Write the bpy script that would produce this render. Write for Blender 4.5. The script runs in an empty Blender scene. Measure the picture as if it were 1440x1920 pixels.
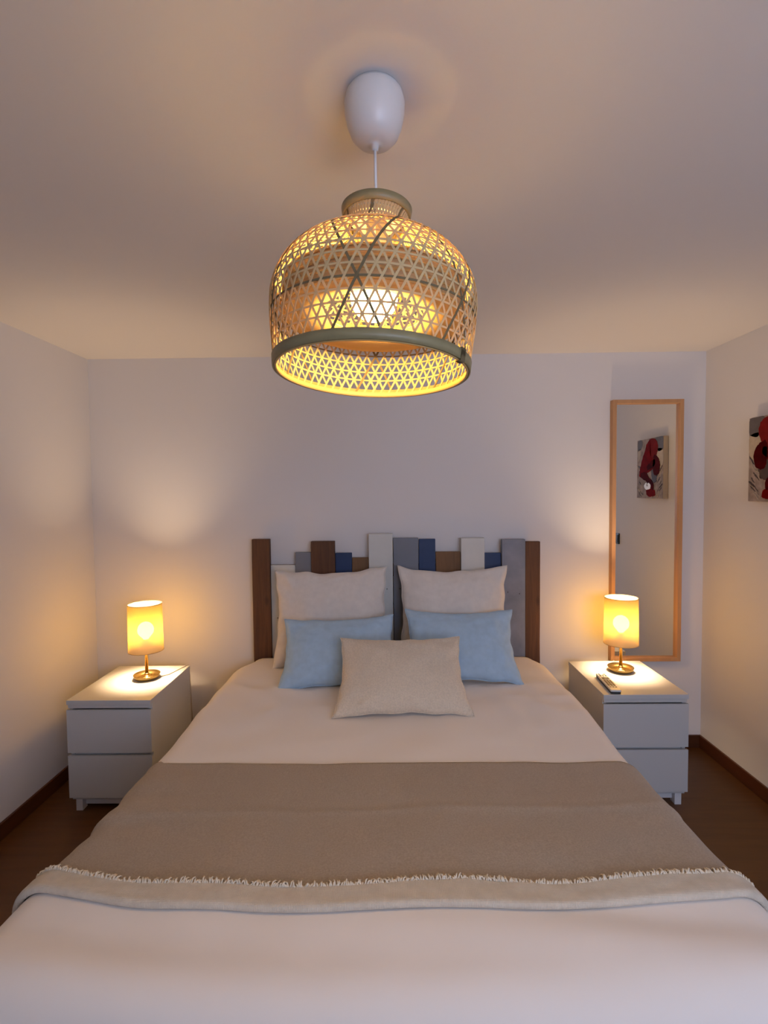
import bpy, bmesh, math, random
from mathutils import Vector, Matrix, noise

random.seed(4)
SC = bpy.context.scene
COL = SC.collection
PI = math.pi

# ------------------------------------------------------------------ camera
F_PX, PITCH, YAW, ROLL, CAM_H = 963.7, -0.0419, -0.0113, -0.0101, 1.5242
fwd = Vector((math.sin(YAW)*math.cos(PITCH), math.cos(YAW)*math.cos(PITCH), math.sin(PITCH)))
rgt0 = Vector((math.cos(YAW), -math.sin(YAW), 0))
up0 = rgt0.cross(fwd)
rgt = rgt0*math.cos(ROLL) + up0*math.sin(ROLL)
upv = -rgt0*math.sin(ROLL) + up0*math.cos(ROLL)
cam_d = bpy.data.cameras.new('camera')
cam = bpy.data.objects.new('camera', cam_d)
COL.objects.link(cam)
cam_d.sensor_fit = 'VERTICAL'
cam_d.sensor_height = 36.0
cam_d.lens = F_PX/1920*36.0
cam_d.clip_start = 0.02
cam.matrix_world = Matrix(((rgt.x, upv.x, -fwd.x, 0), (rgt.y, upv.y, -fwd.y, 0),
                           (rgt.z, upv.z, -fwd.z, CAM_H), (0, 0, 0, 1)))
SC.camera = cam

# ------------------------------------------------------------------ world, daylight, exposure
SKY_COL, SKY_STR = (0.61, 0.715, 1.0), 8.3
PENDANT_W, TABLE_W = 114.0, 395.0       # radiance of the bulbs
PENDANT_COL, TABLE_COL = (1.0, 0.60, 0.15), (1.0, 0.68, 0.38)
w = bpy.data.worlds.new('dusk_sky')
SC.world = w
w.use_nodes = True
bgn = w.node_tree.nodes['Background']
bgn.inputs[0].default_value = (*SKY_COL, 1)
bgn.inputs[1].default_value = SKY_STR
SC.view_settings.view_transform = 'Standard'
SC.view_settings.look = 'None'
SC.view_settings.gamma = 1.0
SC.view_settings.use_curve_mapping = False
SC.view_settings.exposure = 0.10
try:
    SC.cycles.use_denoising = True
    SC.cycles.max_bounces = 6
    SC.cycles.diffuse_bounces = 4
    SC.cycles.transparent_max_bounces = 10
    SC.cycles.sample_clamp_indirect = 5.0
    SC.cycles.use_light_tree = False
    SC.cycles.use_adaptive_sampling = True
    SC.cycles.adaptive_threshold = 0.05
except Exception:
    pass

# room numbers
WL, WR, WY, RY, CZ = -1.735, 1.81, 2.98, -1.05, 2.297
WIN_X0, WIN_X1, WIN_Z0, WIN_Z1 = 0.20, 1.70, 0.95, 2.15
pd = bpy.data.lights.new('window_portal', 'AREA')
pd.shape = 'RECTANGLE'; pd.size = WIN_X1-WIN_X0; pd.size_y = WIN_Z1-WIN_Z0
po = bpy.data.objects.new('window_portal', pd)
COL.objects.link(po)
po.location = ((WIN_X0+WIN_X1)/2, RY-0.13, (WIN_Z0+WIN_Z1)/2)
po.rotation_euler = (PI/2, 0, 0)
pd.cycles.is_portal = True

# ------------------------------------------------------------------ materials
def srgb(r, g, b):
    def f(c):
        c /= 255.0
        return c/12.92 if c <= 0.04045 else ((c+0.055)/1.055)**2.4
    return (f(r), f(g), f(b), 1)

def mat(name, col, rough=0.6, metal=0.0, bump=None, var=None, spec=None, sheen=0.0):
    """Principled material. bump=(scale, strength, distance); var=(scale, amount) mottles the colour."""
    m = bpy.data.materials.new(name)
    m.use_nodes = True
    nt = m.node_tree
    b = nt.nodes['Principled BSDF']
    c = col if len(col) == 4 else (*col, 1)
    b.inputs['Base Color'].default_value = c
    b.inputs['Roughness'].default_value = rough
    b.inputs['Metallic'].default_value = metal
    if spec is not None:
        b.inputs['Specular IOR Level'].default_value = spec
    if sheen:
        b.inputs['Sheen Weight'].default_value = sheen
    tc = nt.nodes.new('ShaderNodeTexCoord')
    if var:
        n = nt.nodes.new('ShaderNodeTexNoise')
        n.inputs['Scale'].default_value = var[0]; n.inputs['Detail'].default_value = 5
        nt.links.new(tc.outputs['Object'], n.inputs['Vector'])
        r = nt.nodes.new('ShaderNodeValToRGB')
        lo, hi = 1-var[1], 1+var[1]
        r.color_ramp.elements[0].position = 0.3; r.color_ramp.elements[1].position = 0.7
        r.color_ramp.elements[0].color = (c[0]*lo, c[1]*lo, c[2]*lo, 1)
        r.color_ramp.elements[1].color = (min(1, c[0]*hi), min(1, c[1]*hi), min(1, c[2]*hi), 1)
        nt.links.new(n.outputs['Fac'], r.inputs['Fac'])
        nt.links.new(r.outputs['Color'], b.inputs['Base Color'])
    if bump:
        n = nt.nodes.new('ShaderNodeTexNoise')
        n.inputs['Scale'].default_value = bump[0]; n.inputs['Detail'].default_value = 4
        nt.links.new(tc.outputs['Object'], n.inputs['Vector'])
        bp = nt.nodes.new('ShaderNodeBump')
        bp.inputs['Strength'].default_value = bump[1]; bp.inputs['Distance'].default_value = bump[2]
        nt.links.new(n.outputs['Fac'], bp.inputs['Height'])
        nt.links.new(bp.outputs['Normal'], b.inputs['Normal'])
    return m

def wood(name, c1, c2, rough=0.6, scale=(14, 14, 1.2), knots=False, contrast=0.5):
    """Grain stretched along one axis of the object's own coordinates."""
    m = bpy.data.materials.new(name)
    m.use_nodes = True
    nt = m.node_tree
    b = nt.nodes['Principled BSDF']
    b.inputs['Roughness'].default_value = rough
    tc = nt.nodes.new('ShaderNodeTexCoord')
    mp = nt.nodes.new('ShaderNodeMapping')
    mp.inputs['Scale'].default_value = scale
    nt.links.new(tc.outputs['Object'], mp.inputs['Vector'])
    n = nt.nodes.new('ShaderNodeTexNoise')
    n.inputs['Scale'].default_value = 3.0; n.inputs['Detail'].default_value = 8
    n.inputs['Distortion'].default_value = 0.8
    nt.links.new(mp.outputs['Vector'], n.inputs['Vector'])
    r = nt.nodes.new('ShaderNodeValToRGB')
    r.color_ramp.elements[0].position = 0.5-contrast*0.5
    r.color_ramp.elements[1].position = 0.5+contrast*0.5
    r.color_ramp.elements[0].color = c1; r.color_ramp.elements[1].color = c2
    nt.links.new(n.outputs['Fac'], r.inputs['Fac'])
    out = r.outputs['Color']
    if knots:
        v = nt.nodes.new('ShaderNodeTexVoronoi')
        v.inputs['Scale'].default_value = 9.0
        mp2 = nt.nodes.new('ShaderNodeMapping'); mp2.inputs['Scale'].default_value = (1, 1, 0.45)
        nt.links.new(tc.outputs['Object'], mp2.inputs['Vector'])
        nt.links.new(mp2.outputs['Vector'], v.inputs['Vector'])
        kr = nt.nodes.new('ShaderNodeValToRGB')
        kr.color_ramp.elements[0].position = 0.05; kr.color_ramp.elements[1].position = 0.17
        kr.color_ramp.elements[0].color = (0.25, 0.25, 0.25, 1); kr.color_ramp.elements[1].color = (1, 1, 1, 1)
        nt.links.new(v.outputs['Distance'], kr.inputs['Fac'])
        mx = nt.nodes.new('ShaderNodeMix'); mx.data_type = 'RGBA'; mx.blend_type = 'MULTIPLY'
        mx.inputs['Factor'].default_value = 0.8
        nt.links.new(out, mx.inputs[6]); nt.links.new(kr.outputs['Color'], mx.inputs[7])
        out = mx.outputs[2]
    nt.links.new(out, b.inputs['Base Color'])
    bp = nt.nodes.new('ShaderNodeBump'); bp.inputs['Strength'].default_value = 0.25
    bp.inputs['Distance'].default_value = 0.002
    nt.links.new(n.outputs['Fac'], bp.inputs['Height'])
    nt.links.new(bp.outputs['Normal'], b.inputs['Normal'])
    return m

def cloth(name, col, weave=500.0, strength=0.35, rough=0.95, var=0.06, rib=None, vscale=35.0):
    m = mat(name, col, rough, spec=0.15, var=(vscale, var), sheen=0.15)
    nt = m.node_tree
    b = nt.nodes['Principled BSDF']
    tc = [n for n in nt.nodes if n.type == 'TEX_COORD'][0]
    hs = []
    for ax in ((('X',) if rib else ('X', 'Y'))):
        wv = nt.nodes.new('ShaderNodeTexWave')
        wv.wave_type = 'BANDS'; wv.bands_direction = ax
        wv.inputs['Scale'].default_value = rib if rib else weave/6.28
        wv.inputs['Distortion'].default_value = 1.5; wv.inputs['Detail'].default_value = 1.0
        wv.inputs['Detail Scale'].default_value = 8.0
        nt.links.new(tc.outputs['Object'], wv.inputs['Vector'])
        hs.append(wv.outputs['Fac'])
    if len(hs) == 2:
        ad = nt.nodes.new('ShaderNodeMath'); ad.operation = 'ADD'
        nt.links.new(hs[0], ad.inputs[0]); nt.links.new(hs[1], ad.inputs[1]); h = ad.outputs[0]
    else:
        h = hs[0]
    bp = nt.nodes.new('ShaderNodeBump'); bp.inputs['Strength'].default_value = strength
    bp.inputs['Distance'].default_value = 0.0012
    nt.links.new(h, bp.inputs['Height'])
    nt.links.new(bp.outputs['Normal'], b.inputs['Normal'])
    return m

def emit(name, col, strength):
    m = bpy.data.materials.new(name)
    m.use_nodes = True
    nt = m.node_tree
    nt.nodes.clear()
    e = nt.nodes.new('ShaderNodeEmission'); o = nt.nodes.new('ShaderNodeOutputMaterial')
    e.inputs[0].default_value = (*col, 1); e.inputs[1].default_value = strength
    nt.links.new(e.outputs[0], o.inputs[0])
    return m

def thin_cloth(name, diff, trans, mix, clear, clear_col=None):
    """A thin sheet that lets light through: diffuse + translucent + a share of open weave."""
    m = bpy.data.materials.new(name)
    m.use_nodes = True
    nt = m.node_tree
    nt.nodes.clear()
    o = nt.nodes.new('ShaderNodeOutputMaterial')
    d = nt.nodes.new('ShaderNodeBsdfDiffuse'); t = nt.nodes.new('ShaderNodeBsdfTranslucent')
    d.inputs[0].default_value = (*diff, 1); t.inputs[0].default_value = (*trans, 1)
    ms = nt.nodes.new('ShaderNodeMixShader'); ms.inputs[0].default_value = mix
    nt.links.new(d.outputs[0], ms.inputs[1]); nt.links.new(t.outputs[0], ms.inputs[2])
    last = ms.outputs[0]
    if clear > 0:
        tr = nt.nodes.new('ShaderNodeBsdfTransparent')
        tr.inputs[0].default_value = (*(clear_col or trans), 1)
        m2 = nt.nodes.new('ShaderNodeMixShader'); m2.inputs[0].default_value = clear
        nt.links.new(last, m2.inputs[1]); nt.links.new(tr.outputs[0], m2.inputs[2])
        last = m2.outputs[0]
    nt.links.new(last, o.inputs[0])
    return m

M = {}
M['wall'] = mat('wall_plaster', (0.74, 0.715, 0.70), 0.92, spec=0.2)
M['ceiling'] = mat('ceiling_plaster', (0.74, 0.71, 0.69), 0.95, spec=0.1)
M['floor'] = wood('floor_wood', srgb(84, 50, 17), srgb(106, 66, 25), 0.42, (1.0, 9, 9), contrast=0.7)
M['skirting'] = wood('skirting_wood', srgb(72, 35, 12), srgb(92, 48, 18), 0.45, (1.0, 1.0, 12), contrast=0.7)
M['white_lacquer'] = mat('white_lacquer', (0.54, 0.54, 0.53), 0.38, spec=0.4)
M['plinth'] = mat('white_foil', (0.70, 0.70, 0.70), 0.5)
M['oak'] = wood('oak', srgb(176, 128, 82), srgb(200, 152, 104), 0.5, (10, 10, 1.0), contrast=0.8)
M['brass'] = mat('brass', (0.62, 0.42, 0.14), 0.26, 1.0, bump=(300, 0.05, 0.001))
M['bed_white'] = mat('bedspread_cotton', srgb(236, 228, 220), 0.95, spec=0.1, sheen=0.1)
M['pillow_white'] = cloth('pillow_linen', srgb(222, 214, 205), 700, 0.25, var=0.04)
M['pillow_blue'] = cloth('pillow_blue_cotton', srgb(172, 198, 219), 700, 0.25, var=0.05)
M['pillow_beige'] = cloth('pillow_beige_rib', srgb(222, 208, 188), 700, 0.7, var=0.10, rib=85, vscale=160.0)
M['throw'] = cloth('throw_taupe', srgb(166, 151, 134), 500, 0.4, var=0.12, vscale=230.0)
M['throw_pale'] = cloth('throw_pale_reverse', srgb(208, 196, 178), 500, 0.5, var=0.06)
M['fringe'] = mat('fringe_cream', srgb(224, 212, 192), 0.95, spec=0.1)
M['mattress'] = mat('mattress_ticking', (0.75, 0.74, 0.72), 0.9)
M['bed_base'] = mat('bed_base_grey', (0.22, 0.20, 0.19), 0.9)
M['leg'] = wood('leg_wood', srgb(96, 64, 40), srgb(120, 84, 54), 0.5)
M['mirror_glass'] = mat('mirror_silver', (0.86, 0.87, 0.86), 0.0, 1.0)
M['back'] = mat('hardboard', (0.25, 0.18, 0.12), 0.8)
M['plank_dark'] = wood('plank_dark_brown', srgb(72, 44, 25), srgb(104, 66, 38), 0.7, (16, 16, 1.1), True)
M['plank_brown'] = wood('plank_brown', srgb(104, 74, 46), srgb(132, 96, 62), 0.7, (16, 16, 1.3), True)
M['plank_grey'] = mat('plank_grey_paint', srgb(118, 122, 132), 0.6, bump=(40, 0.2, 0.002), var=(7, 0.07))
M['plank_mottled'] = mat('plank_grey_brushed', srgb(124, 128, 140), 0.6, bump=(40, 0.2, 0.002), var=(9, 0.22))
M['plank_navy'] = mat('plank_navy_paint', srgb(26, 50, 92), 0.55, bump=(40, 0.2, 0.002), var=(10, 0.1))
M['plank_white'] = mat('plank_white_paint', srgb(206, 206, 200), 0.6, bump=(40, 0.2, 0.002), var=(12, 0.04))
M['nail'] = mat('rusty_nail', (0.05, 0.035, 0.03), 0.5, 0.6)
M['bamboo'] = thin_cloth('bamboo_strip', (0.72, 0.54, 0.28), (0.72, 0.48, 0.16), 0.25, 0.0)
M['bamboo_dark'] = thin_cloth('bamboo_strip_dark', (0.20, 0.15, 0.08), (0.12, 0.08, 0.03), 0.1, 0.0)
M['bamboo_rim'] = mat('bamboo_rim_olive', srgb(140, 128, 92), 0.45, bump=(90, 0.2, 0.001), var=(30, 0.08))
M['bamboo_rim_in'] = mat('bamboo_rim_inner', srgb(206, 172, 112), 0.5)
M['bamboo_dense'] = wood('bamboo_dense_weave', srgb(172, 140, 94), srgb(212, 180, 132), 0.6, (1.2, 1.2, 60), contrast=0.9)
M['porcelain'] = mat('cup_white_plastic', (0.66, 0.655, 0.64), 0.35)
M['cable'] = mat('cable_white', (0.75, 0.73, 0.72), 0.5)
M['cable_clear'] = mat('cable_beige', (0.55, 0.45, 0.34), 0.4)
M['pendant_bulb'] = emit('pendant_bulb_glow', PENDANT_COL, PENDANT_W)
M['table_bulb'] = emit('table_bulb_glow', TABLE_COL, TABLE_W)
M['lampshade'] = thin_cloth('lampshade_fabric', (0.56, 0.46, 0.32), (0.041, 0.025, 0.0102), 0.5, 0.112, clear_col=(0.95, 0.66, 0.03))
M['remote'] = mat('remote_silver', (0.72, 0.70, 0.66), 0.35)
M['remote_dark'] = mat('remote_black', (0.015, 0.015, 0.017), 0.35)
M['switch'] = mat('switch_black', (0.012, 0.012, 0.014), 0.3)
M['art_bg'] = mat('canvas_greige', srgb(150, 134, 124), 0.8, bump=(120, 0.4, 0.002), var=(30, 0.35))
M['art_edge'] = mat('canvas_edge', srgb(188, 172, 152), 0.85)
M['art_red'] = mat('paint_red', srgb(112, 4, 6), 0.85, spec=0.05, var=(22, 0.25))
M['art_dred'] = mat('paint_wine', srgb(70, 2, 5), 0.85, spec=0.05, var=(22, 0.3))
M['art_rose'] = mat('paint_dusty_red', srgb(116, 26, 26), 0.85, spec=0.05, var=(25, 0.2))
M['art_cream'] = mat('paint_cream', srgb(180, 164, 142), 0.7, var=(40, 0.12))
M['art_dark'] = mat('paint_umber', srgb(66, 50, 44), 0.7, var=(30, 0.25))
M['art_grey'] = mat('paint_slate', srgb(92, 84, 82), 0.7, var=(30, 0.2))
M['art_white'] = mat('paint_white', (0.9, 0.9, 0.88), 0.5)
M['frame_white'] = mat('window_white', (0.8, 0.8, 0.8), 0.4)

def pane_mat():
    m = bpy.data.materials.new('window_glass')
    m.use_nodes = True
    nt = m.node_tree
    nt.nodes.clear()
    o = nt.nodes.new('ShaderNodeOutputMaterial'); t = nt.nodes.new('ShaderNodeBsdfTransparent')
    g = nt.nodes.new('ShaderNodeBsdfGlossy'); g.inputs['Roughness'].default_value = 0.02
    ms = nt.nodes.new('ShaderNodeMixShader'); ms.inputs[0].default_value = 0.06
    nt.links.new(t.outputs[0], ms.inputs[1]); nt.links.new(g.outputs[0], ms.inputs[2])
    nt.links.new(ms.outputs[0], o.inputs[0])
    return m
M['pane'] = pane_mat()

# ------------------------------------------------------------------ geometry helpers
def link(name, me, m, parent=None):
    o = bpy.data.objects.new(name, me)
    if m is not None and len(me.materials) == 0:
        me.materials.append(M[m])
    COL.objects.link(o)
    if parent is not None:
        o.parent = parent
    return o

def from_bm(name, bm, m, parent=None, smooth=False):
    bmesh.ops.recalc_face_normals(bm, faces=bm.faces)
    me = bpy.data.meshes.new(name)
    bm.to_mesh(me)
    bm.free()
    if smooth:
        for p in me.polygons:
            p.use_smooth = True
    return link(name, me, m, parent)

def box_into(bm, x0, x1, y0, y1, z0, z1, bevel=0.0, seg=2):
    r = bmesh.ops.create_cube(bm, size=1)
    vs = r['verts']
    bmesh.ops.scale(bm, vec=(x1-x0, y1-y0, z1-z0), verts=vs)
    bmesh.ops.translate(bm, vec=((x0+x1)/2, (y0+y1)/2, (z0+z1)/2), verts=vs)
    if bevel:
        es = list({e for v in vs for e in v.link_edges})
        bmesh.ops.bevel(bm, geom=es, offset=bevel, segments=seg, affect='EDGES', profile=0.5)

def box(name, x0, x1, y0, y1, z0, z1, m, parent=None, bevel=0.0):
    bm = bmesh.new()
    box_into(bm, x0, x1, y0, y1, z0, z1, bevel)
    return from_bm(name, bm, m, parent)

def lathe(name, prof, m, parent=None, n=64, closed=False, center=(0, 0, 0), smooth=True):
    """prof: list of (r, z). closed joins the last ring to the first (a solid ring or shell)."""
    bm = bmesh.new()
    rings = []
    for r, z in prof:
        if r < 1e-6:
            rings.append([bm.verts.new((center[0], center[1], center[2]+z))])
        else:
            rings.append([bm.verts.new((center[0]+r*math.cos(2*PI*i/n), center[1]+r*math.sin(2*PI*i/n), center[2]+z)) for i in range(n)])
    pairs = list(zip(rings, rings[1:]))
    if closed:
        pairs.append((rings[-1], rings[0]))
    for a, b in pairs:
        for i in range(n):
            j = (i+1) % n
            if len(a) == 1 and len(b) == 1:
                continue
            if len(a) == 1:
                bm.faces.new((a[0], b[i], b[j]))
            elif len(b) == 1:
                bm.faces.new((a[i], a[j], b[0]))
            else:
                bm.faces.new((a[i], a[j], b[j], b[i]))
    return from_bm(name, bm, m, parent, smooth)

def tube(name, pts, r, m, parent=None, n=8, cap=True, taper=None, bm=None):
    own = bm is None
    if own:
        bm = bmesh.new()
    pts = [Vector(p) for p in pts]
    rings = []
    up = Vector((0, 0, 1))
    for i, p in enumerate(pts):
        d = (pts[min(i+1, len(pts)-1)]-pts[max(i-1, 0)]).normalized()
        ref = up if abs(d.dot(up)) < 0.95 else Vector((1, 0, 0))
        a = d.cross(ref).normalized(); b = d.cross(a).normalized()
        rr = r if taper is None else r*taper[i]
        rings.append([bm.verts.new(p+rr*(a*math.cos(2*PI*k/n)+b*math.sin(2*PI*k/n))) for k in range(n)])
    for A, B in zip(rings, rings[1:]):
        for k in range(n):
            bm.faces.new((A[k], A[(k+1) % n], B[(k+1) % n], B[k]))
    if cap:
        bm.faces.new(rings[0]); bm.faces.new(rings[-1])
    if own:
        return from_bm(name, bm, m, parent, True)

def thing(name, label, cat, loc=(0, 0, 0), rot=(0, 0, 0), group=None):
    o = bpy.data.objects.new(name, None)
    o.empty_display_size = 0.1
    COL.objects.link(o)
    o.location = loc; o.rotation_euler = rot
    o['label'] = label; o['category'] = cat
    if group:
        o['group'] = group
    return o

def tag(o, label, cat, group=None):
    o['label'] = label; o['category'] = cat
    if group:
        o['group'] = group
    return o

def struct(o, label=None):
    o['kind'] = 'structure'
    if label:
        o['label'] = label
    return o

def fbm(x, y, z=0.0):
    return noise.noise(Vector((x, y, z)))

# ------------------------------------------------------------------ room shell
T = 0.12
struct(box('floor', WL-T, WR+T, RY-T, WY+T, -0.06, 0, 'floor'), 'brown wooden floor')
struct(box('ceiling', WL-T, WR+T, RY-T, WY+T, CZ, CZ+0.08, 'ceiling'), 'off-white plaster ceiling')
struct(box('wall_back', WL-T, WR+T, WY, WY+T, 0, CZ, 'wall'), 'off-white wall behind the headboard')
struct(box('wall_left', WL-T, WL, RY, WY, 0, CZ, 'wall'), 'off-white wall on the left')
struct(box('wall_right', WR, WR+T, RY, WY, 0, CZ, 'wall'), 'off-white wall with the red painting')
bm = bmesh.new()
box_into(bm, WL-T, WIN_X0, RY-T, RY, 0, CZ)
box_into(bm, WIN_X1, WR+T, RY-T, RY, 0, CZ)
box_into(bm, WIN_X0, WIN_X1, RY-T, RY, WIN_Z1, CZ)
box_into(bm, WIN_X0, WIN_X1, RY-T, RY, 0, WIN_Z0)
struct(from_bm('wall_rear', bm, 'wall'), 'off-white wall with the window')
bm = bmesh.new()
fw = 0.06
for x0, x1, z0, z1 in ((WIN_X0, WIN_X0+fw, WIN_Z0, WIN_Z1), (WIN_X1-fw, WIN_X1, WIN_Z0, WIN_Z1),
                       (WIN_X0+fw, WIN_X1-fw, WIN_Z0, WIN_Z0+fw), (WIN_X0+fw, WIN_X1-fw, WIN_Z1-fw, WIN_Z1),
                       ((WIN_X0+WIN_X1)/2-0.04, (WIN_X0+WIN_X1)/2+0.04, WIN_Z0+fw, WIN_Z1-fw)):
    box_into(bm, x0, x1, RY-0.08, RY-0.03, z0, z1)
win = struct(from_bm('window_1', bm, 'frame_white'), 'white framed window')
xm = (WIN_X0+WIN_X1)/2
for x0, x1 in ((WIN_X0+fw, xm-0.04), (xm+0.04, WIN_X1-fw)):
    box('pane', x0, x1, RY-0.058, RY-0.052, WIN_Z0+fw, WIN_Z1-fw, 'pane', win)
BH = 0.075
struct(box('baseboard_back', WL+0.012, WR-0.012, WY-0.012, WY, 0, BH, 'skirting', bevel=0.003))
struct(box('baseboard_left', WL, WL+0.012, RY, WY, 0, BH, 'skirting', bevel=0.003))
struct(box('baseboard_right', WR-0.012, WR, RY, WY, 0, BH, 'skirting', bevel=0.003))

# ------------------------------------------------------------------ bed: base, legs, mattress
BX0, BX1, BY0, BY1, BZ = -0.80, 0.80, 0.93, 2.885, 0.565
bed = thing('bed', 'double bed covered by the white bedspread', 'bed', (0, 1.9, 0))
def rel(o, p):
    o.parent = p
    o.matrix_parent_inverse = Matrix.Translation(-Vector(p.location)) if p.rotation_euler[:] == (0, 0, 0) else p.matrix_basis.inverted()
    return o
rel(box('bed_base', BX0, BX1, BY0+0.02, BY1, 0.10, 0.32, 'bed_base', bevel=0.01), bed)
rel(box('mattress', BX0, BX1, BY0, BY1, 0.32, 0.545, 'mattress', bevel=0.05), bed)
for x in (BX0+0.08, BX1-0.08):
    for y in (BY0+0.12, BY1-0.12):
        rel(lathe('leg', [(0, 0), (0.022, 0), (0.028, 0.10), (0, 0.10)], 'leg', None, 20, center=(x, y, 0)), bed)

# bedspread: a sheet draped over the mattress, with rounded edges and soft creases
def smooth01(t):
    t = max(0.0, min(1.0, t))
    return t*t*(3-2*t)

def edge_fold(s, half, rad, drop):
    """s: arc length from the middle. Returns (offset from the middle, drop below the top)."""
    flat = half-rad
    a = abs(s)
    if a <= flat:
        return s, 0.0
    a -= flat
    arc = rad*PI/2
    sg = 1 if s > 0 else -1
    if a <= arc:
        th = a/rad
        return sg*(flat+rad*math.sin(th)), rad*(1-math.cos(th))
    return sg*(half+0.03*(a-arc)), rad+(a-arc)

HALF, RAD = 0.862, 0.085
SPREAD_MX = -0.006
def spread_half(y, side):
    # the cover hangs a little wider towards the foot
    k = smooth01((1.55-y)/0.6)
    if side < 0:
        return HALF+0.052*k-0.06*smooth01((y-2.72)/0.16)
    return HALF+0.012+0.026*k-0.012*smooth01((2.2-y)/0.5)-0.045*smooth01((y-2.78)/0.12)

def top_z(x, y):
    """height of the bedspread surface over the mattress."""
    z = BZ+0.005
    z += 0.006*fbm(x*2.2+3, y*2.2)+0.0050*fbm(x*5+1, y*7+4)
    # long shallow folds across the foot
    k = smooth01((1.15-y)/0.12)
    z += k*0.010*math.sin(11*(x*0.35+y*1.6)+2.5*fbm(x*1.3, y*2))
    # tucked and crumpled around the pillows
    k2 = smooth01((y-1.95)/0.25)*smooth01((2.62-y)/0.2)
    ridged = 1-abs(fbm(x*6+9, y*5+2))*2
    z += k2*0.010*ridged*smooth01(abs(x)/0.35)
    return z

def spread_point(s, yc, lift=0.0, rad=RAD):
    side = -1 if s < 0 else 1
    half = spread_half(yc, side)+lift
    off, dr = edge_fold(s, half, rad+lift, 0)
    x = SPREAD_MX+off
    wob = 0.0
    if dr > rad:
        wob = 0.014*math.sin(yc*17+side)*min(1, (dr-rad)/0.2)
    z = top_z(x, yc)+lift-dr
    return Vector((x+side*wob, yc, z))

FOOT_Y, FRAD = 0.905, 0.085
def make_spread():
    L = HALF-RAD+RAD*PI/2+0.36
    ns, nt_ = 150, 130
    vs, fs = [], []
    tail = FRAD*PI/2+0.34
    y_flat0 = FOOT_Y+FRAD
    total = (2.885-y_flat0)+tail
    for j in range(nt_+1):
        t = total*j/nt_
        if t < 2.885-y_flat0:
            y = 2.885-t; d2 = 0.0
        else:
            a = t-(2.885-y_flat0)
            if a < FRAD*PI/2:
                th = a/FRAD; y = y_flat0-FRAD*math.sin(th); d2 = FRAD*(1-math.cos(th))
            else:
                y = FOOT_Y-0.02*(a-FRAD*PI/2); d2 = FRAD+a-FRAD*PI/2
        for i in range(ns+1):
            s = -L+2*L*i/ns
            p = spread_point(s, y)
            dr_x = top_z(p.x, y)-p.z
            p.z = top_z(p.x, max(y, FOOT_Y))-math.hypot(dr_x, d2) if max(dr_x, d2) < 0.12 else top_z(p.x, y)-max(dr_x, d2)
            if d2 > FRAD:
                p.y += 0.012*math.sin(p.x*15)*min(1, (d2-FRAD)/0.2)
            p.z = max(p.z, 0.12)
            vs.append(p)
    for j in range(nt_):
        for i in range(ns):
            a = j*(ns+1)+i
            fs.append((a, a+1, a+ns+2, a+ns+1))
    me = bpy.data.meshes.new('bedspread')
    me.from_pydata([tuple(v) for v in vs], [], fs)
    for p in me.polygons:
        p.use_smooth = True
    o = link('bedspread', me, 'bed_white')
    md = o.modifiers.new('thickness', 'SOLIDIFY'); md.thickness = 0.006; md.offset = -1
    return o
tag(make_spread(), 'plain white bedspread draped over the bed, bare at the foot', 'bedspread')

# ------------------------------------------------------------------ throw blanket across the bed
def throw_far(s):
    y = 1.735+0.012*(s/0.8)**2+0.004*math.sin(s*7)
    if s < -0.80:
        y += 0.05*smooth01((-0.80-s)/0.12)+0.012*math.sin(s*60)
    return y
def throw_near(s):
    return 1.110+0.055*(abs(s)/0.85)**2.5+0.006*math.sin(s*5+1)+0.004*math.sin(s*13)
def throw_lift(s, y):
    l = 0.010+0.002*fbm(s*9, y*9, 3)
    # the fold line left by storing the throw, and a few puckers at the left edge
    d = (y-(1.475+0.02*s+0.006*math.sin(s*9)))/0.012
    l += 0.004*math.exp(-d*d)
    k = smooth01((-0.45-s)/0.35)
    l += k*0.003*math.sin(y*38+s*6+2*fbm(s*4, y*4))
    l += 0.004*smooth01((-0.78-s)/0.08)*max(0, math.sin(y*30+1.0))*smooth01((1.0-abs(s))/0.15)
    return l
def ribbon_mesh(name, rows, m, parent=None, thick=0.004, off=-1):
    vs = [tuple(p) for r in rows for p in r]
    n = len(rows[0])
    fs = [(j*n+i, j*n+i+1, (j+1)*n+i+1, (j+1)*n+i) for j in range(len(rows)-1) for i in range(n-1)]
    me = bpy.data.meshes.new(name)
    me.from_pydata(vs, [], fs)
    for p in me.polygons:
        p.use_smooth = True
    o = link(name, me, m, parent)
    md = o.modifiers.new('thickness', 'SOLIDIFY'); md.thickness = thick; md.offset = off
    return o
throw = thing('throw_blanket', 'taupe woven throw with cream fringe spread across the bed', 'blanket', (0, 1.4, 0))
SL = 1.16
NS = 170
rows = []
for j in range(61):
    v = j/60
    r = []
    for i in range(NS+1):
        s = -SL+2*SL*i/NS
        y = throw_far(s)*(1-v)+(throw_near(s)+0.008)*v
        r.append(spread_point(s, y, throw_lift(s, y)))
    rows.append(r)
rel(ribbon_mesh('cloth', rows, 'throw'), throw)
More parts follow.
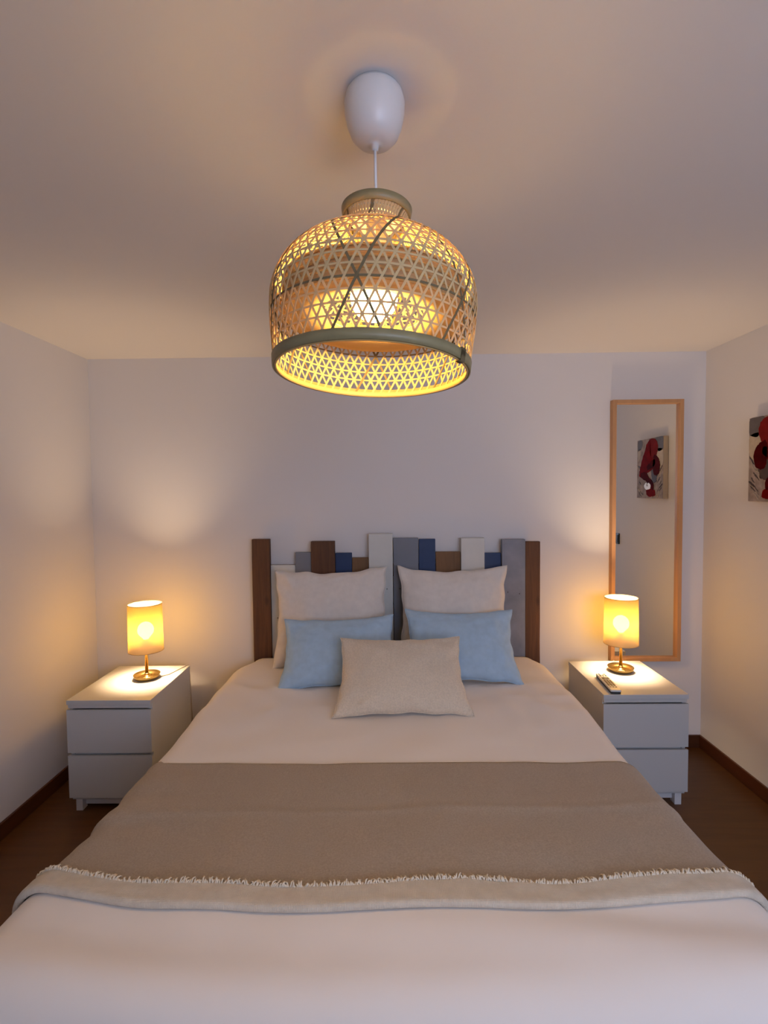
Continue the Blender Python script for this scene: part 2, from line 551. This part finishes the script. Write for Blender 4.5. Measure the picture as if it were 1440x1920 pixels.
# the near edge is turned back over the cloth: a round fold, then the pale reverse lying on top
rows = []
fr = 0.010
def fold_w(s):
    return 0.066+0.006*math.sin(s*4+0.6)+0.004*math.sin(s*11)
for j in range(19):
    r = []
    for i in range(NS+1):
        s = -SL+2*SL*i/NS
        y0 = throw_near(s)
        if j <= 8:
            a = -PI/2+PI*j/8
            y = y0+fr-fr*math.cos(a)
            l = 0.003+fr+fr*math.sin(a)
        else:
            q = (j-8)/10
            y = y0+fr+q*(fold_w(s)-fr)
            l = 0.003+2*fr-0.001*q+0.0025*fbm(s*14, q*2, 5)
        r.append(spread_point(s, y, l+throw_lift(s, y)*0.35))
    rows.append(r)
rel(ribbon_mesh('turned_edge', rows, 'throw_pale', None, 0.003), throw)
bm = bmesh.new()
rnd = random.Random(3)
for k in range(680):
    s = -SL+2*SL*(k+0.5)/680+rnd.uniform(-0.002, 0.002)
    y0 = throw_near(s)+fold_w(s)
    pts = []
    dx = rnd.uniform(-0.012, 0.012); ln = rnd.uniform(0.006, 0.022); hk = rnd.uniform(0.002, 0.010)
    for q in (0, 0.35, 0.7, 1.0):
        pts.append(spread_point(s+dx*q, y0-0.004+ln*q, 0.021+throw_lift(s, y0)*0.35+hk*math.sin(PI*q)-0.004*q))
    tube('', pts, 0.0022, None, n=4, bm=bm, taper=(1, 1, 0.9, 0.5))
fo = rel(from_bm('fringe', bm, 'fringe', None, True), throw)
fo['kind'] = 'stuff'; fo['label'] = 'short cream tassel fringe along the turned edge'

# ------------------------------------------------------------------ headboard of upright planks
hb = thing('headboard', 'headboard of uneven upright planks in brown, white, grey and navy', 'headboard', (0.03, 2.95, 0))
PL = [(-0.791, -0.687, 1.253, 'plank_dark', 0.030, 0.0), (-0.687, -0.545, 1.102, 'plank_white', 0.018, 0.25),
      (-0.545, -0.452, 1.175, 'plank_grey', 0.018, 0.25), (-0.452, -0.315, 1.238, 'plank_dark', 0.034, 0.25),
      (-0.315, -0.219, 1.169, 'plank_navy', 0.018, 0.25), (-0.219, -0.123, 1.141, 'plank_brown', 0.018, 0.25),
      (-0.123, 0.015, 1.278, 'plank_white', 0.036, 0.25), (0.017, 0.162, 1.252, 'plank_grey', 0.024, 0.25),
      (0.163, 0.259, 1.245, 'plank_navy', 0.018, 0.25), (0.260, 0.402, 1.171, 'plank_brown', 0.018, 0.25),
      (0.402, 0.536, 1.249, 'plank_white', 0.036, 0.25), (0.536, 0.632, 1.162, 'plank_navy', 0.018, 0.25),
      (0.633, 0.767, 1.240, 'plank_mottled', 0.036, 0.25), (0.768, 0.853, 1.226, 'plank_dark', 0.028, 0.0)]
PB = 2.945      # back of the planks
rnd = random.Random(8)
for x0, x1, zt, mt, th, zb in PL:
    bm = bmesh.new()
    hx, hz = (x1-x0)/2-0.0008, (zt-zb)/2
    box_into(bm, -hx, hx, -th/2, th/2, -hz, hz)
    es = [e for e in bm.edges if abs(e.verts[0].co.z-e.verts[1].co.z) > 0.1]
    bmesh.ops.subdivide_edges(bm, edges=es, cuts=18)
    for v in bm.verts:
        if abs(v.co.z) < hz-0.005:
            wv = 0.0018 if 'dark' in mt else 0.0006
            v.co.x += wv*noise.noise(Vector((x0*30, v.co.z*6+zt, 1 if v.co.x > 0 else 5)))
    bm.normal_update()
    ring = [e for e in bm.edges if len(e.link_faces) == 2 and e.calc_face_angle(0) > 0.8]
    bmesh.ops.bevel(bm, geom=ring, offset=0.0022, segments=2, affect='EDGES', profile=0.5)
    p = from_bm('plank', bm, mt, None)
    p.parent = hb
    p.location = ((x0+x1)/2-0.03, PB-th/2-2.95, (zt+zb)/2)
    for (nx, nz) in ((0.25, zt-0.30), (0.75, zt-0.31)):
        if mt in ('plank_grey', 'plank_mottled', 'plank_white'):
            nz += rnd.uniform(-0.01, 0.01)
            nm = lathe('nail', [(0, -0.001), (0.0032, -0.001), (0.0028, 0.0012), (0, 0.0016)], 'nail', None, 10)
            nm.parent = p
            nm.location = (-hx+2*hx*nx, -th/2, nz-(zt+zb)/2)
            nm.rotation_euler = (PI/2, 0, 0)
for z in (0.42, 0.80, 1.03):
    bt = box('batten', -0.79, 0.85, PB, PB+0.022, z, z+0.07, 'plank_brown')
    bt.parent = hb; bt.location = (-0.03, -2.95, 0)

# ------------------------------------------------------------------ cushions
def cushion(name, label, wd, ht, th, bottom, lean, m, yaw=0.0, roll=0.0, seed=0, dip=0.06, group=None, wr=1.0, skew=0.0, seam=None, flare=0.03):
    """bottom: middle of the lower seam; lean: tilt back from upright."""
    n, k = 44, 32
    bm = bmesh.new()
    def P(u, v, s):
        x = wd/2*u*(1-dip*(1-v*v)*abs(u)**1.5)*(1-flare*v)
        y = ht/2*v*(1-dip*1.1*(1-u*u)*abs(v)**1.5)
        b = max(0.0, (1-u**4)*(1-v**4))
        t = th/2*b**0.55*(0.62+0.38*(1-u*u)*(1-v*v))*(1-0.18*v)
        # creases run in from the corners and along the edges
        c = fbm(u*2.4+seed*7.3, v*2.4+seed, s)*0.5+fbm(u*6+seed, v*5-seed*3, s+2)*0.30
        rg = 1-2.2*abs(fbm(u*2.0+v*1.3+seed*5, v*3.2-u*0.8+seed, s+6))
        c += 0.35*max(0.0, rg)**3*(0.35+0.65*max(abs(u), abs(v))**2)
        e = (abs(u)**3+abs(v)**3)*min(1, b*4)
        pk = math.sin((math.atan2(v, u))*16+seed*2)*0.0022*e
        t += wr*(0.013*c*min(1, b*3)+pk)
        x += wr*0.004*fbm(v*4+seed, u, 9)*abs(u)+skew*v
        y += wr*0.005*fbm(u*3.5+seed*2, v, 4)*abs(v)
        return Vector((x, y, s*max(t, 0.0012)))
    rim = []
    grid = {}
    for s in (1, -1):
        for i in range(n+1):
            for j in range(k+1):
                u = math.sin((2*i/n-1)*PI/2)*0.55+(2*i/n-1)*0.45
                v = math.sin((2*j/k-1)*PI/2)*0.55+(2*j/k-1)*0.45
                edge = i in (0, n) or j in (0, k)
                if edge and s == -1:
                    grid[(s, i, j)] = grid[(1, i, j)]
                    continue
                p = P(u, v, s)
                if edge:
                    p.z = 0
                grid[(s, i, j)] = bm.verts.new(p)
        for i in range(n):
            for j in range(k):
                q = (grid[(s, i, j)], grid[(s, i+1, j)], grid[(s, i+1, j+1)], grid[(s, i, j+1)])
                bm.faces.new(q if s == 1 else q[::-1])
    path = ([grid[(1, i, 0)].co.copy() for i in range(n)]+[grid[(1, n, j)].co.copy() for j in range(k)] +
            [grid[(1, i, k)].co.copy() for i in range(n, 0, -1)]+[grid[(1, 0, j)].co.copy() for j in range(k, -1, -1)])
    o = from_bm(name, bm, m, None, True)
    tag(o, label, 'pillow', group)
    tube('seam', path, 0.0022, seam or m, o, n=6)
    # local x = width, y = up the cushion, z = outward (towards the foot of the bed)
    up = Vector((0, math.sin(lean), math.cos(lean)))
    out = Vector((0, -math.cos(lean), math.sin(lean)))
    R = Matrix((Vector((1, 0, 0)), up, out)).transposed()
    R = Matrix.Rotation(yaw, 3, 'Z') @ R @ Matrix.Rotation(roll, 3, 'Z')
    ctr = Vector(bottom)+R @ Vector((0, ht/2, 0))
    o.matrix_world = Matrix.Translation(ctr) @ R.to_4x4()
    return o
G = 'pillows against the headboard'
cushion('pillow', 'large white pillow at the headboard behind the left blue cushion', 0.640, 0.535, 0.16, (-0.316, 2.725, 0.572), 0.20, 'pillow_white', yaw=0.02, roll=0.02, seed=1, group=G, dip=0.10, wr=2.2, flare=0.03)
cushion('pillow', 'large white pillow at the headboard behind the right blue cushion', 0.62, 0.540, 0.16, (0.344, 2.735, 0.572), 0.18, 'pillow_white', yaw=-0.03, roll=0.01, seed=2, group=G, dip=0.115, wr=1.9)
cushion('cushion', 'light blue cushion on the bed, left of the beige cushion', 0.580, 0.365, 0.14, (-0.250, 2.415, 0.580), 0.64, 'pillow_blue', yaw=0.03, roll=0.03, seed=3, group='blue cushions', dip=0.10, wr=1.4)
cushion('cushion', 'light blue cushion on the bed, right of the beige cushion', 0.575, 0.385, 0.14, (0.347, 2.455, 0.580), 0.60, 'pillow_blue', yaw=-0.03, roll=0.0, seed=4, group='blue cushions', dip=0.12, wr=1.4)
cushion('cushion', 'beige ribbed lumbar cushion lying frontmost in the middle of the bed', 0.575, 0.385, 0.13, (0.048, 2.100, 0.582), 0.86, 'pillow_beige', yaw=0.02, roll=0.0, seed=5, dip=0.09, wr=1.3)

# ------------------------------------------------------------------ nightstands
def nightstand(x0, y0, label):
    """x0: left side, y0: front."""
    t = thing('nightstand', label, 'nightstand', (x0+0.20, y0+0.24, 0), group='white nightstands beside the bed')
    def b(name, xa, xb, ya, yb, za, zb, m='white_lacquer', bev=0.0015, par=None):
        return rel(box(name, x0+xa, x0+xb, y0+ya, y0+yb, za, zb, m, bevel=bev), t)
    b('top_panel', 0, 0.40, 0, 0.48, 0.528, 0.550)
    b('side_panel', 0.002, 0.020, 0.022, 0.478, 0.060, 0.528)
    b('side_panel', 0.380, 0.398, 0.022, 0.478, 0.060, 0.528)
    b('back_panel', 0.020, 0.380, 0.466, 0.476, 0.060, 0.528)
    b('bottom_panel', 0.020, 0.380, 0.022, 0.466, 0.060, 0.078)
    b('front_rail', 0.004, 0.396, 0.006, 0.022, 0.510, 0.528)
    b('front_rail', 0.020, 0.380, 0.026, 0.042, 0.268, 0.312)
    for za, zb in ((0.298, 0.504), (0.080, 0.284)):
        # drawer front with a bevelled finger grip along its upper edge
        bm = bmesh.new()
        prof = [(0.0, za), (0.020, za), (0.020, zb-0.016), (0.012, zb), (0.0, zb)]
        A = [bm.verts.new((x0, y0+p[0], p[1])) for p in prof]
        B = [bm.verts.new((x0+0.40, y0+p[0], p[1])) for p in prof]
        bm.faces.new(A); bm.faces.new(B[::-1])
        for i in range(5):
            bm.faces.new((A[i], B[i], B[(i+1) % 5], A[(i+1) % 5]))
        rel(from_bm('drawer', bm, 'white_lacquer'), t)
    for xa in (0.012, 0.356):
        for ya in (0.03, 0.43):
            b('leg', xa, xa+0.032, ya, ya+0.04, 0.0, 0.060, 'plinth')
    b('plinth', 0.044, 0.356, 0.055, 0.068, 0.018, 0.060, 'plinth')
    return t
NLX, NLY, NRX, NRY = -1.1339-0.40, 2.3648, 1.0006, 2.3969
nightstand(NLX, NLY, 'white two-drawer nightstand left of the bed, lamp only on top')
nightstand(NRX, NRY, 'white two-drawer nightstand right of the bed, remote lying on top')

# ------------------------------------------------------------------ table lamps
def table_lamp(x, y, label, cord):
    t = thing('table_lamp', label, 'lamp', (x, y, 0.55), group='lit brass table lamps')
    lathe('base', [(0, 0), (0.050, 0), (0.058, 0.004), (0.066, 0.024), (0.0645, 0.0255), (0.055, 0.010), (0.046, 0.0075),
                   (0.024, 0.0085), (0.017, 0.013), (0.013, 0.020), (0, 0.020)], 'brass', t, 56)
    lathe('collar', [(0, 0.0195), (0.0125, 0.0195), (0.0125, 0.027), (0.010, 0.030), (0, 0.030)], 'brass', t, 28)
    lathe('stem', [(0, 0.029), (0.0085, 0.029), (0.0085, 0.160), (0.016, 0.166), (0.016, 0.206), (0.013, 0.210), (0, 0.210)], 'brass', t, 24)
    # drum shade, open above and below
    sh = lathe('shade', [(0.086, 0.150), (0.083, 0.395)], 'lampshade', t, 96)
    for z, r in ((0.150, 0.0862), (0.395, 0.0832)):
        lathe('shade_ring', [(r-0.0012, z-0.0015), (r+0.0008, z-0.0015), (r+0.0008, z+0.0015), (r-0.0012, z+0.0015)], 'lampshade', sh, 64, closed=True)
    bm = bmesh.new()
    for a in (0.3, 0.3+2*PI/3, 0.3+4*PI/3):
        tube('', [(0.012*math.cos(a), 0.012*math.sin(a), 0.185), (0.0845*math.cos(a), 0.0845*math.sin(a), 0.185)], 0.0013, None, n=6, bm=bm)
    from_bm('shade_carrier', bm, 'brass', t, True)
    prof = [(0, 0.210), (0.013, 0.210), (0.016, 0.215)]
    for i in range(1, 13):
        a = -PI/2+0.55+(PI-0.55)*i/12
        prof.append((0.040*math.cos(a), 0.258+0.042*math.sin(a)))
    prof[-1] = (0, 0.300)
    lathe('bulb', prof, 'table_bulb', t, 24)
    tube('cord', [Vector(c)-Vector((x, y, 0.55)) for c in cord], 0.0022, 'cable_clear', t, n=6)
    return t
table_lamp(-1.285, 2.65, 'lit table lamp with cream drum shade on the left nightstand',
           [(-1.22, 2.672, 0.5535), (-1.19, 2.70, 0.5525), (-1.175, 2.76, 0.5525), (-1.15, 2.842, 0.5525), (-1.145, 2.858, 0.546), (-1.143, 2.865, 0.45), (-1.15, 2.90, 0.20)])
table_lamp(1.222, 2.715, 'lit table lamp with cream drum shade on the right nightstand',
           [(1.24, 2.778, 0.5535), (1.25, 2.81, 0.5525), (1.255, 2.878, 0.5525), (1.256, 2.89, 0.546), (1.257, 2.895, 0.45), (1.25, 2.92, 0.20)])

# ------------------------------------------------------------------ remote control
rc = thing('remote_control', 'slim silver remote control with black buttons on the right nightstand', 'remote', (1.072, 2.518, 0.5505), (0, 0, -0.085))
box('underside', -0.023, 0.023, -0.112, 0.112, 0.0, 0.010, 'remote_dark', rc, bevel=0.003)
face = box('face_plate', -0.0245, 0.0245, -0.113, 0.113, 0.0095, 0.019, 'remote', rc, bevel=0.003)
def btn(x, y, wx, wy, m='remote_dark'):
    box('button', x-wx/2, x+wx/2, y-wy/2, y+wy/2, 0.0185, 0.0208, m, rc, bevel=0.0006)
btn(-0.014, 0.098, 0.008, 0.007); btn(0.012, 0.098, 0.012, 0.006)
for r_ in range(2):
    for c in range(3):
        btn(-0.013+0.013*c, 0.082-0.011*r_, 0.008, 0.005)
btn(0, 0.040, 0.034, 0.026)
btn(0, 0.040, 0.012, 0.010, 'remote')
for r_ in range(5):
    for c in range(3):
        btn(-0.013+0.013*c, 0.012-0.016*r_, 0.0105, 0.010)
for c in range(3):
    btn(-0.013+0.013*c, -0.074, 0.009, 0.005)

# ------------------------------------------------------------------ mirror
MX, MZ, MWD, MHT = 1.267, 0.523, 0.40, 1.50
mr = thing('wall_mirror', 'tall narrow wall mirror in a light oak frame', 'mirror', (MX+0.2, WY, MZ))
fd, fwid = 0.040, 0.022
rel(box('frame_rail', MX, MX+fwid, WY-fd, WY-0.001, MZ, MZ+MHT, 'oak', bevel=0.0015), mr)
rel(box('frame_rail', MX+MWD-fwid, MX+MWD, WY-fd, WY-0.001, MZ, MZ+MHT, 'oak', bevel=0.0015), mr)
rel(box('frame_rail', MX+fwid, MX+MWD-fwid, WY-fd, WY-0.001, MZ, MZ+fwid, 'oak', bevel=0.0015), mr)
rel(box('frame_rail', MX+fwid, MX+MWD-fwid, WY-fd, WY-0.001, MZ+MHT-fwid, MZ+MHT, 'oak', bevel=0.0015), mr)
rel(box('mirror_glass', MX+fwid, MX+MWD-fwid, WY-0.018, WY-0.014, MZ+fwid, MZ+MHT-fwid, 'mirror_glass'), mr)
rel(box('backing', MX+fwid, MX+MWD-fwid, WY-0.0135, WY-0.002, MZ+fwid, MZ+MHT-fwid, 'back'), mr)

# ------------------------------------------------------------------ painting on the right wall
PY0, PY1, PZ0, PZ1, PF = 2.215, 2.565, 1.452, 1.860, WR-0.036
pa = thing('painting', 'abstract canvas with red strokes on a grey ground', 'painting', (WR, (PY0+PY1)/2, PZ0))
rel(box('canvas', PF+0.0015, WR-0.002, PY0, PY1, PZ0, PZ1, 'art_edge', bevel=0.002), pa)
rel(box('painted_ground', PF, PF+0.002, PY0+0.001, PY1-0.001, PZ0+0.001, PZ1-0.001, 'art_bg'), pa)
RS = 0.0
def stroke(pts, m, lvl):
    """pts: outline in (u, v): u from the near edge to the far edge, v from the top down; lvl stacks the paint."""
    bm = bmesh.new()
    pts = [(p[0]+RS, p[1]) for p in pts]
    cx = sum(p[0] for p in pts)/len(pts); cy = sum(p[1] for p in pts)/len(pts)
    n = len(pts)
    fine = []
    for i in range(n):      # Catmull-Rom outline
        p0, p1, p2, p3 = pts[i-1], pts[i], pts[(i+1) % n], pts[(i+2) % n]
        for k in range(9):
            t = k/9
            fine.append(tuple(0.5*((2*p1[a])+(-p0[a]+p2[a])*t+(2*p0[a]-5*p1[a]+4*p2[a]-p3[a])*t*t+(-p0[a]+3*p1[a]-3*p2[a]+p3[a])*t**3) for a in (0, 1)))
    fine = [(u+0.016*fbm(u*23, v*23, lvl)+0.008*fbm(u*60, v*60, lvl+3), v+0.014*fbm(u*23+7, v*23, lvl)+0.007*fbm(u*60, v*60+5, lvl)) for u, v in fine]
    def W(u, v, d):
        return (PF-d, PY0+min(1, max(0, u))*(PY1-PY0), PZ1-min(1, max(0, v))*(PZ1-PZ0))
    d0, d1 = 0.0, 0.0006+0.0006*lvl
    A = [bm.verts.new(W(u, v, d0)) for u, v in fine]
    B = [bm.verts.new(W(cx+(u-cx)*0.985, cy+(v-cy)*0.985, d1)) for u, v in fine]
    k = len(fine)
    for i in range(k):
        bm.faces.new((A[i], A[(i+1) % k], B[(i+1) % k], B[i]))
    f = bm.faces.new(B)
    bmesh.ops.triangulate(bm, faces=[f])
    return rel(from_bm('brush_stroke', bm, m), pa)
stroke([(0.02, 0.02), (0.20, 0.02), (0.18, 0.14), (0.04, 0.18)], 'art_grey', 0)
stroke([(0.72, 0.01), (0.99, 0.01), (0.99, 0.20), (0.80, 0.22)], 'art_grey', 0)
stroke([(0.74, 0.21), (0.99, 0.22), (0.98, 0.45), (0.86, 0.50), (0.74, 0.44)], 'art_cream', 0)
stroke([(0.03, 0.20), (0.14, 0.15), (0.12, 0.30), (0.04, 0.36)], 'art_cream', 0)
rp = random.Random(21)
for k in range(26):        # loose dry-brush hatching down both sides
    far = k % 2
    v = 0.46+0.5*rp.random()
    u = (0.72+0.22*rp.random()) if far else (0.03+0.16*rp.random())
    ln, sl, wd_ = rp.uniform(0.05, 0.13), rp.uniform(-0.10, -0.03) if far else rp.uniform(0.03, 0.10), rp.uniform(0.004, 0.011)
    stroke([(u-ln/2, v-sl/2), (u, v-wd_), (u+ln/2, v+sl/2-wd_), (u+ln/2, v+sl/2+wd_), (u, v+wd_)], ('art_cream', 'art_dark', 'art_grey', 'art_cream')[k % 4], 1+k % 3)
stroke([(0.60, 0.46), (0.76, 0.48), (0.79, 0.62), (0.76, 0.72), (0.64, 0.74), (0.58, 0.60)], 'art_dark', 2)
RS = 0.10
stroke([(0.52, 0.01), (0.66, 0.06), (0.71, 0.16), (0.66, 0.30), (0.60, 0.38), (0.45, 0.42), (0.22, 0.30), (0.26, 0.12), (0.38, 0.03)], 'art_rose', 2)
stroke([(0.36, 0.04), (0.46, 0.10), (0.42, 0.24), (0.52, 0.36), (0.62, 0.36), (0.56, 0.50), (0.30, 0.58), (0.02, 0.64), (0.01, 0.54), (0.10, 0.36), (0.22, 0.20)], 'art_red', 3)
stroke([(0.48, 0.38), (0.62, 0.37), (0.60, 0.46), (0.36, 0.53), (0.30, 0.47)], 'art_dred', 4)
stroke([(0.05, 0.58), (0.24, 0.56), (0.40, 0.66), (0.55, 0.74), (0.56, 0.86), (0.44, 0.82), (0.30, 0.72), (0.10, 0.66)], 'art_dred', 4)
stroke([(0.28, 0.86), (0.44, 0.84), (0.60, 0.86), (0.61, 0.95), (0.44, 0.97), (0.33, 0.95)], 'art_red', 3)
stroke([(0.56, 0.30), (0.72, 0.33), (0.79, 0.42), (0.77, 0.56), (0.68, 0.62), (0.56, 0.58)], 'art_dred', 4)
# white horseshoe daub
ho = []
for i in range(13):
    a = PI*0.62+(PI*1.76)*i/12
    ho.append((0.34+0.125*math.cos(a), 0.795-0.060*math.sin(a)))
for i in range(7):
    a = PI*0.62+(PI*1.76)*(6-i)/6
    ho.append((0.34+0.030*math.cos(a), 0.780-0.018*math.sin(a)))
stroke(ho, 'art_white', 6)

# ------------------------------------------------------------------ black switch on the right wall (seen in the mirror)
sw = thing('light_switch', 'black light switch plate on the right wall, seen in the mirror', 'switch', (WR, 1.825, 1.125))
box('switch_plate', -0.009, -0.0005, -0.042, 0.042, -0.042, 0.042, 'switch', sw, bevel=0.002)
box('rocker', -0.0125, -0.0088, -0.028, 0.028, -0.030, 0.030, 'switch', sw, bevel=0.0015)

# ------------------------------------------------------------------ pendant lamp
PX, PYY = -0.022, 1.028
pen = thing('pendant_lamp', 'lit dome pendant lamp of open woven bamboo hanging from the ceiling', 'lamp', (PX, PYY, CZ))
lathe('ceiling_cup', [(0, 0), (0.048, 0), (0.055, -0.010), (0.0588, -0.025), (0.058, -0.043), (0.0535, -0.066), (0.046, -0.085), (0.035, -0.097), (0.018, -0.1025),
                      (0.0075, -0.103), (0.0065, -0.113), (0, -0.113)], 'porcelain', pen, 56)
tube('cord', [(0, 0, -0.112), (0.0005, 0, -0.16), (0.001, 0, -0.21), (0.0015, 0, -0.245)], 0.0028, 'cable', pen, n=8)
# outer shade: profile (r, z) above the rim
PR = [(0.1855, 0.0), (0.1885, 0.022), (0.191, 0.045), (0.1945, 0.072), (0.197, 0.100), (0.1978, 0.125), (0.1965, 0.145), (0.191, 0.166), (0.178, 0.191),
      (0.155, 0.217), (0.125, 0.237), (0.095, 0.252), (0.071, 0.264), (0.059, 0.275), (0.056, 0.288), (0.0595, 0.300), (0.065, 0.310)]
fine = []
for i in range(len(PR)-1):
    p0, p1, p2, p3 = PR[max(i-1, 0)], PR[i], PR[i+1], PR[min(i+2, len(PR)-1)]
    for k in range(4):
        t = k/4
        fine.append(tuple(0.5*((2*p1[a])+(-p0[a]+p2[a])*t+(2*p0[a]-5*p1[a]+4*p2[a]-p3[a])*t*t+(-p0[a]+3*p1[a]-3*p2[a]+p3[a])*t**3) for a in (0, 1)))
fine.append(PR[-1])
arc = [0.0]
for a, b in zip(fine, fine[1:]):
    arc.append(arc[-1]+math.hypot(b[0]-a[0], b[1]-a[1]))
def prof_at(s):
    for i in range(len(arc)-1):
        if s <= arc[i+1] or i == len(arc)-2:
            t = (s-arc[i])/(arc[i+1]-arc[i])
            a, b = fine[i], fine[i+1]
            r, z = a[0]+(b[0]-a[0])*t, a[1]+(b[1]-a[1])*t
            dr, dz = b[0]-a[0], b[1]-a[1]
            l = math.hypot(dr, dz)
            return r, z, dz/l, -dr/l      # normal (radial, vertical)
def strip_mesh(name, samples, width, thick):
    """samples: (s, theta, lift); the ribbon lies on the shade's surface."""
    pts = []
    for s, th, lf in samples:
        r, z, nr, nz = prof_at(s)
        c, sn = math.cos(th), math.sin(th)
        pts.append((Vector(((r+nr*lf)*c, (r+nr*lf)*sn, z+nz*lf)), Vector((nr*c, nr*sn, nz))))
    vs, fs = [], []
    n = len(pts)
    for i in range(n):
        p, nn = pts[i]
        d = (pts[min(i+1, n-1)][0]-pts[max(i-1, 0)][0]).normalized()
        b = d.cross(nn).normalized()
        for sx, sy in ((-1, -1), (1, -1), (1, 1), (-1, 1)):
            vs.append(tuple(p+b*(sx*width/2)+nn*(sy*thick/2)))
    for i in range(n-1):
        for k in range(4):
            a, b = i*4+k, i*4+(k+1) % 4
            fs.append((a, b, b+4, a+4))
    fs.append((3, 2, 1, 0)); e = (n-1)*4; fs.append((e, e+1, e+2, e+3))
    me = bpy.data.meshes.new(name)
    me.from_pydata(vs, [], fs)
    return me
shade = bpy.data.objects.new('outer_shade', None)
COL.objects.link(shade)
shade.parent = pen
SH_TILT_X, SH_TILT_Y = -0.065, 0.040
shade.location = (0.002, 0.0, -0.231)
shade.rotation_euler = (SH_TILT_X, SH_TILT_Y, 0)
ORG = Vector((0, 0, -0.315))       # the shade swings about its neck
ND = 62
S_END = arc[-1]
base_s = []
th = 0.0
NSEG = 30
for i in range(NSEG+1):
    s = S_END*i/NSEG
    if i:
        rr = prof_at(s)[0]
        th += 0.50*(S_END/NSEG)/max(rr, 0.095)
    base_s.append((s, th))
def strip_obj(me, m, rz):
    o = bpy.data.objects.new('bamboo_strip', me)
    if len(me.materials) == 0:
        me.materials.append(M[m])
    COL.objects.link(o)
    o.parent = shade
    o.location = ORG
    o.rotation_euler = (0, 0, rz)
    return o
for sg, lf in ((1, 0.0009), (-1, -0.0009)):
    ml = strip_mesh('bamboo_strip', [(s, sg*t, lf) for s, t in base_s], 0.0040, 0.0008)
    md_ = strip_mesh('bamboo_strip', [(s, sg*t, lf) for s, t in base_s], 0.0044, 0.0009)
    ml.materials.append(M['bamboo']); md_.materials.append(M['bamboo_dark'])
    for k in range(ND):
        dark = (k % 10) in ((3,) if sg > 0 else (8,))
        strip_obj(md_ if dark else ml, None, 2*PI*k/ND)
hoops = []
for q in range(1, 40):         # a hoop passes through every row of crossings
    tq = PI*q/ND
    for (sa, ta), (sb, tb) in zip(base_s, base_s[1:]):
        if ta < tq <= tb:
            sq = sa+(sb-sa)*(tq-ta)/(tb-ta)
            if 0.022 < sq < 0.262:
                hoops.append((sq, q in (5, 12)))
for s, dk in hoops:
    me = strip_mesh('bamboo_strip', [(s, 2*PI*i/72, 0.0) for i in range(73)], 0.0034, 0.0008)
    me.materials.append(M['bamboo_dark' if dk else 'bamboo'])
    strip_obj(me, None, 0)
rb = lathe('rim_band', [(0.1855, -0.001), (0.1895, -0.001), (0.1912, 0.0165), (0.1875, 0.0165)], 'bamboo_rim', shade, 96, closed=True)
rb.location = ORG
rb = lathe('rim_band', [(0.1815, -0.002), (0.1848, -0.002), (0.1855, 0.0085), (0.1825, 0.0085)], 'bamboo_rim_in', shade, 96, closed=True)
rb.location = ORG
nb = lathe('neck_band', [(0.0620, 0.303), (0.0665, 0.303), (0.0690, 0.319), (0.0645, 0.319)], 'bamboo_rim', shade, 72, closed=True)
nb.location = ORG
# binding where the rim's ends overlap
bm = bmesh.new()
for k in range(9):
    a = -PI/2+0.98+0.010*k
    c, s_ = math.cos(a), math.sin(a)
    tube('', [(0.1800*c, 0.1800*s_, -0.004), (0.1905*c, 0.1905*s_, -0.004), (0.1925*c, 0.1925*s_, 0.0185), (0.1815*c, 0.1815*s_, 0.0185)], 0.0009, None, n=4, bm=bm)
bd = from_bm('binding', bm, 'bamboo_dark', shade, True)
bd.location = ORG
# inner shade: a dense drum with a round opening below
inner = bpy.data.objects.new('inner_shade', None)
COL.objects.link(inner)
inner.parent = pen
inner.location = shade.location
inner.rotation_euler = (SH_TILT_X, SH_TILT_Y, 0)
io = lathe('drum', [(0.175, 0.160), (0.172, 0.104), (0.168, 0.098), (0.097, 0.116), (0.097, 0.1175), (0.167, 0.101), (0.170, 0.106), (0.173, 0.160)],
           'bamboo_dense', inner, 96, closed=True)
io.location = ORG
for z, r in ((0.158, 0.1747), (0.140, 0.1737), (0.122, 0.1727), (0.105, 0.1718)):
    h = lathe('hoop', [(r-0.0005, z-0.002), (r+0.0022, z-0.002), (r+0.0022, z+0.002), (r-0.0005, z+0.002)], 'bamboo_rim_in', inner, 72, closed=True)
    h.location = ORG
bm = bmesh.new()
for k in range(3):
    a = 0.5+2*PI*k/3
    tube('', [(0.018*math.cos(a), 0.018*math.sin(a), 0.222), (0.10*math.cos(a), 0.10*math.sin(a), 0.200), (0.173*math.cos(a), 0.173*math.sin(a), 0.160)], 0.0014, None, n=6, bm=bm)
    tube('', [(0.018*math.cos(a), 0.018*math.sin(a), 0.225), (0.058*math.cos(a), 0.058*math.sin(a), 0.300)], 0.0014, None, n=6, bm=bm)
wf = from_bm('wire_frame', bm, 'cable', inner, True)
wf.location = ORG
hd = lathe('uplight_baffle', [(0.006, 0.299), (0.0535, 0.299), (0.0535, 0.302), (0.006, 0.302)], 'porcelain', inner, 48, closed=True)  # added disc that holds back the bulb's upward glow on the ceiling
hd.location = ORG
sk = lathe('lamp_holder', [(0, 0.312), (0.006, 0.312), (0.019, 0.290), (0.021, 0.250), (0.021, 0.205), (0.017, 0.200), (0, 0.200)], 'porcelain', inner, 32)
sk.location = ORG
prof = [(0, 0.201), (0.014, 0.201), (0.016, 0.192)]
for i in range(1, 15):
    a = PI/2-0.36-(PI-0.36)*i/14
    prof.append((0.046*math.cos(a), 0.148+0.046*math.sin(a)))
prof[-1] = (0, 0.102)
bu = lathe('bulb', prof, 'pendant_bulb', inner, 28)
bu.location = ORG
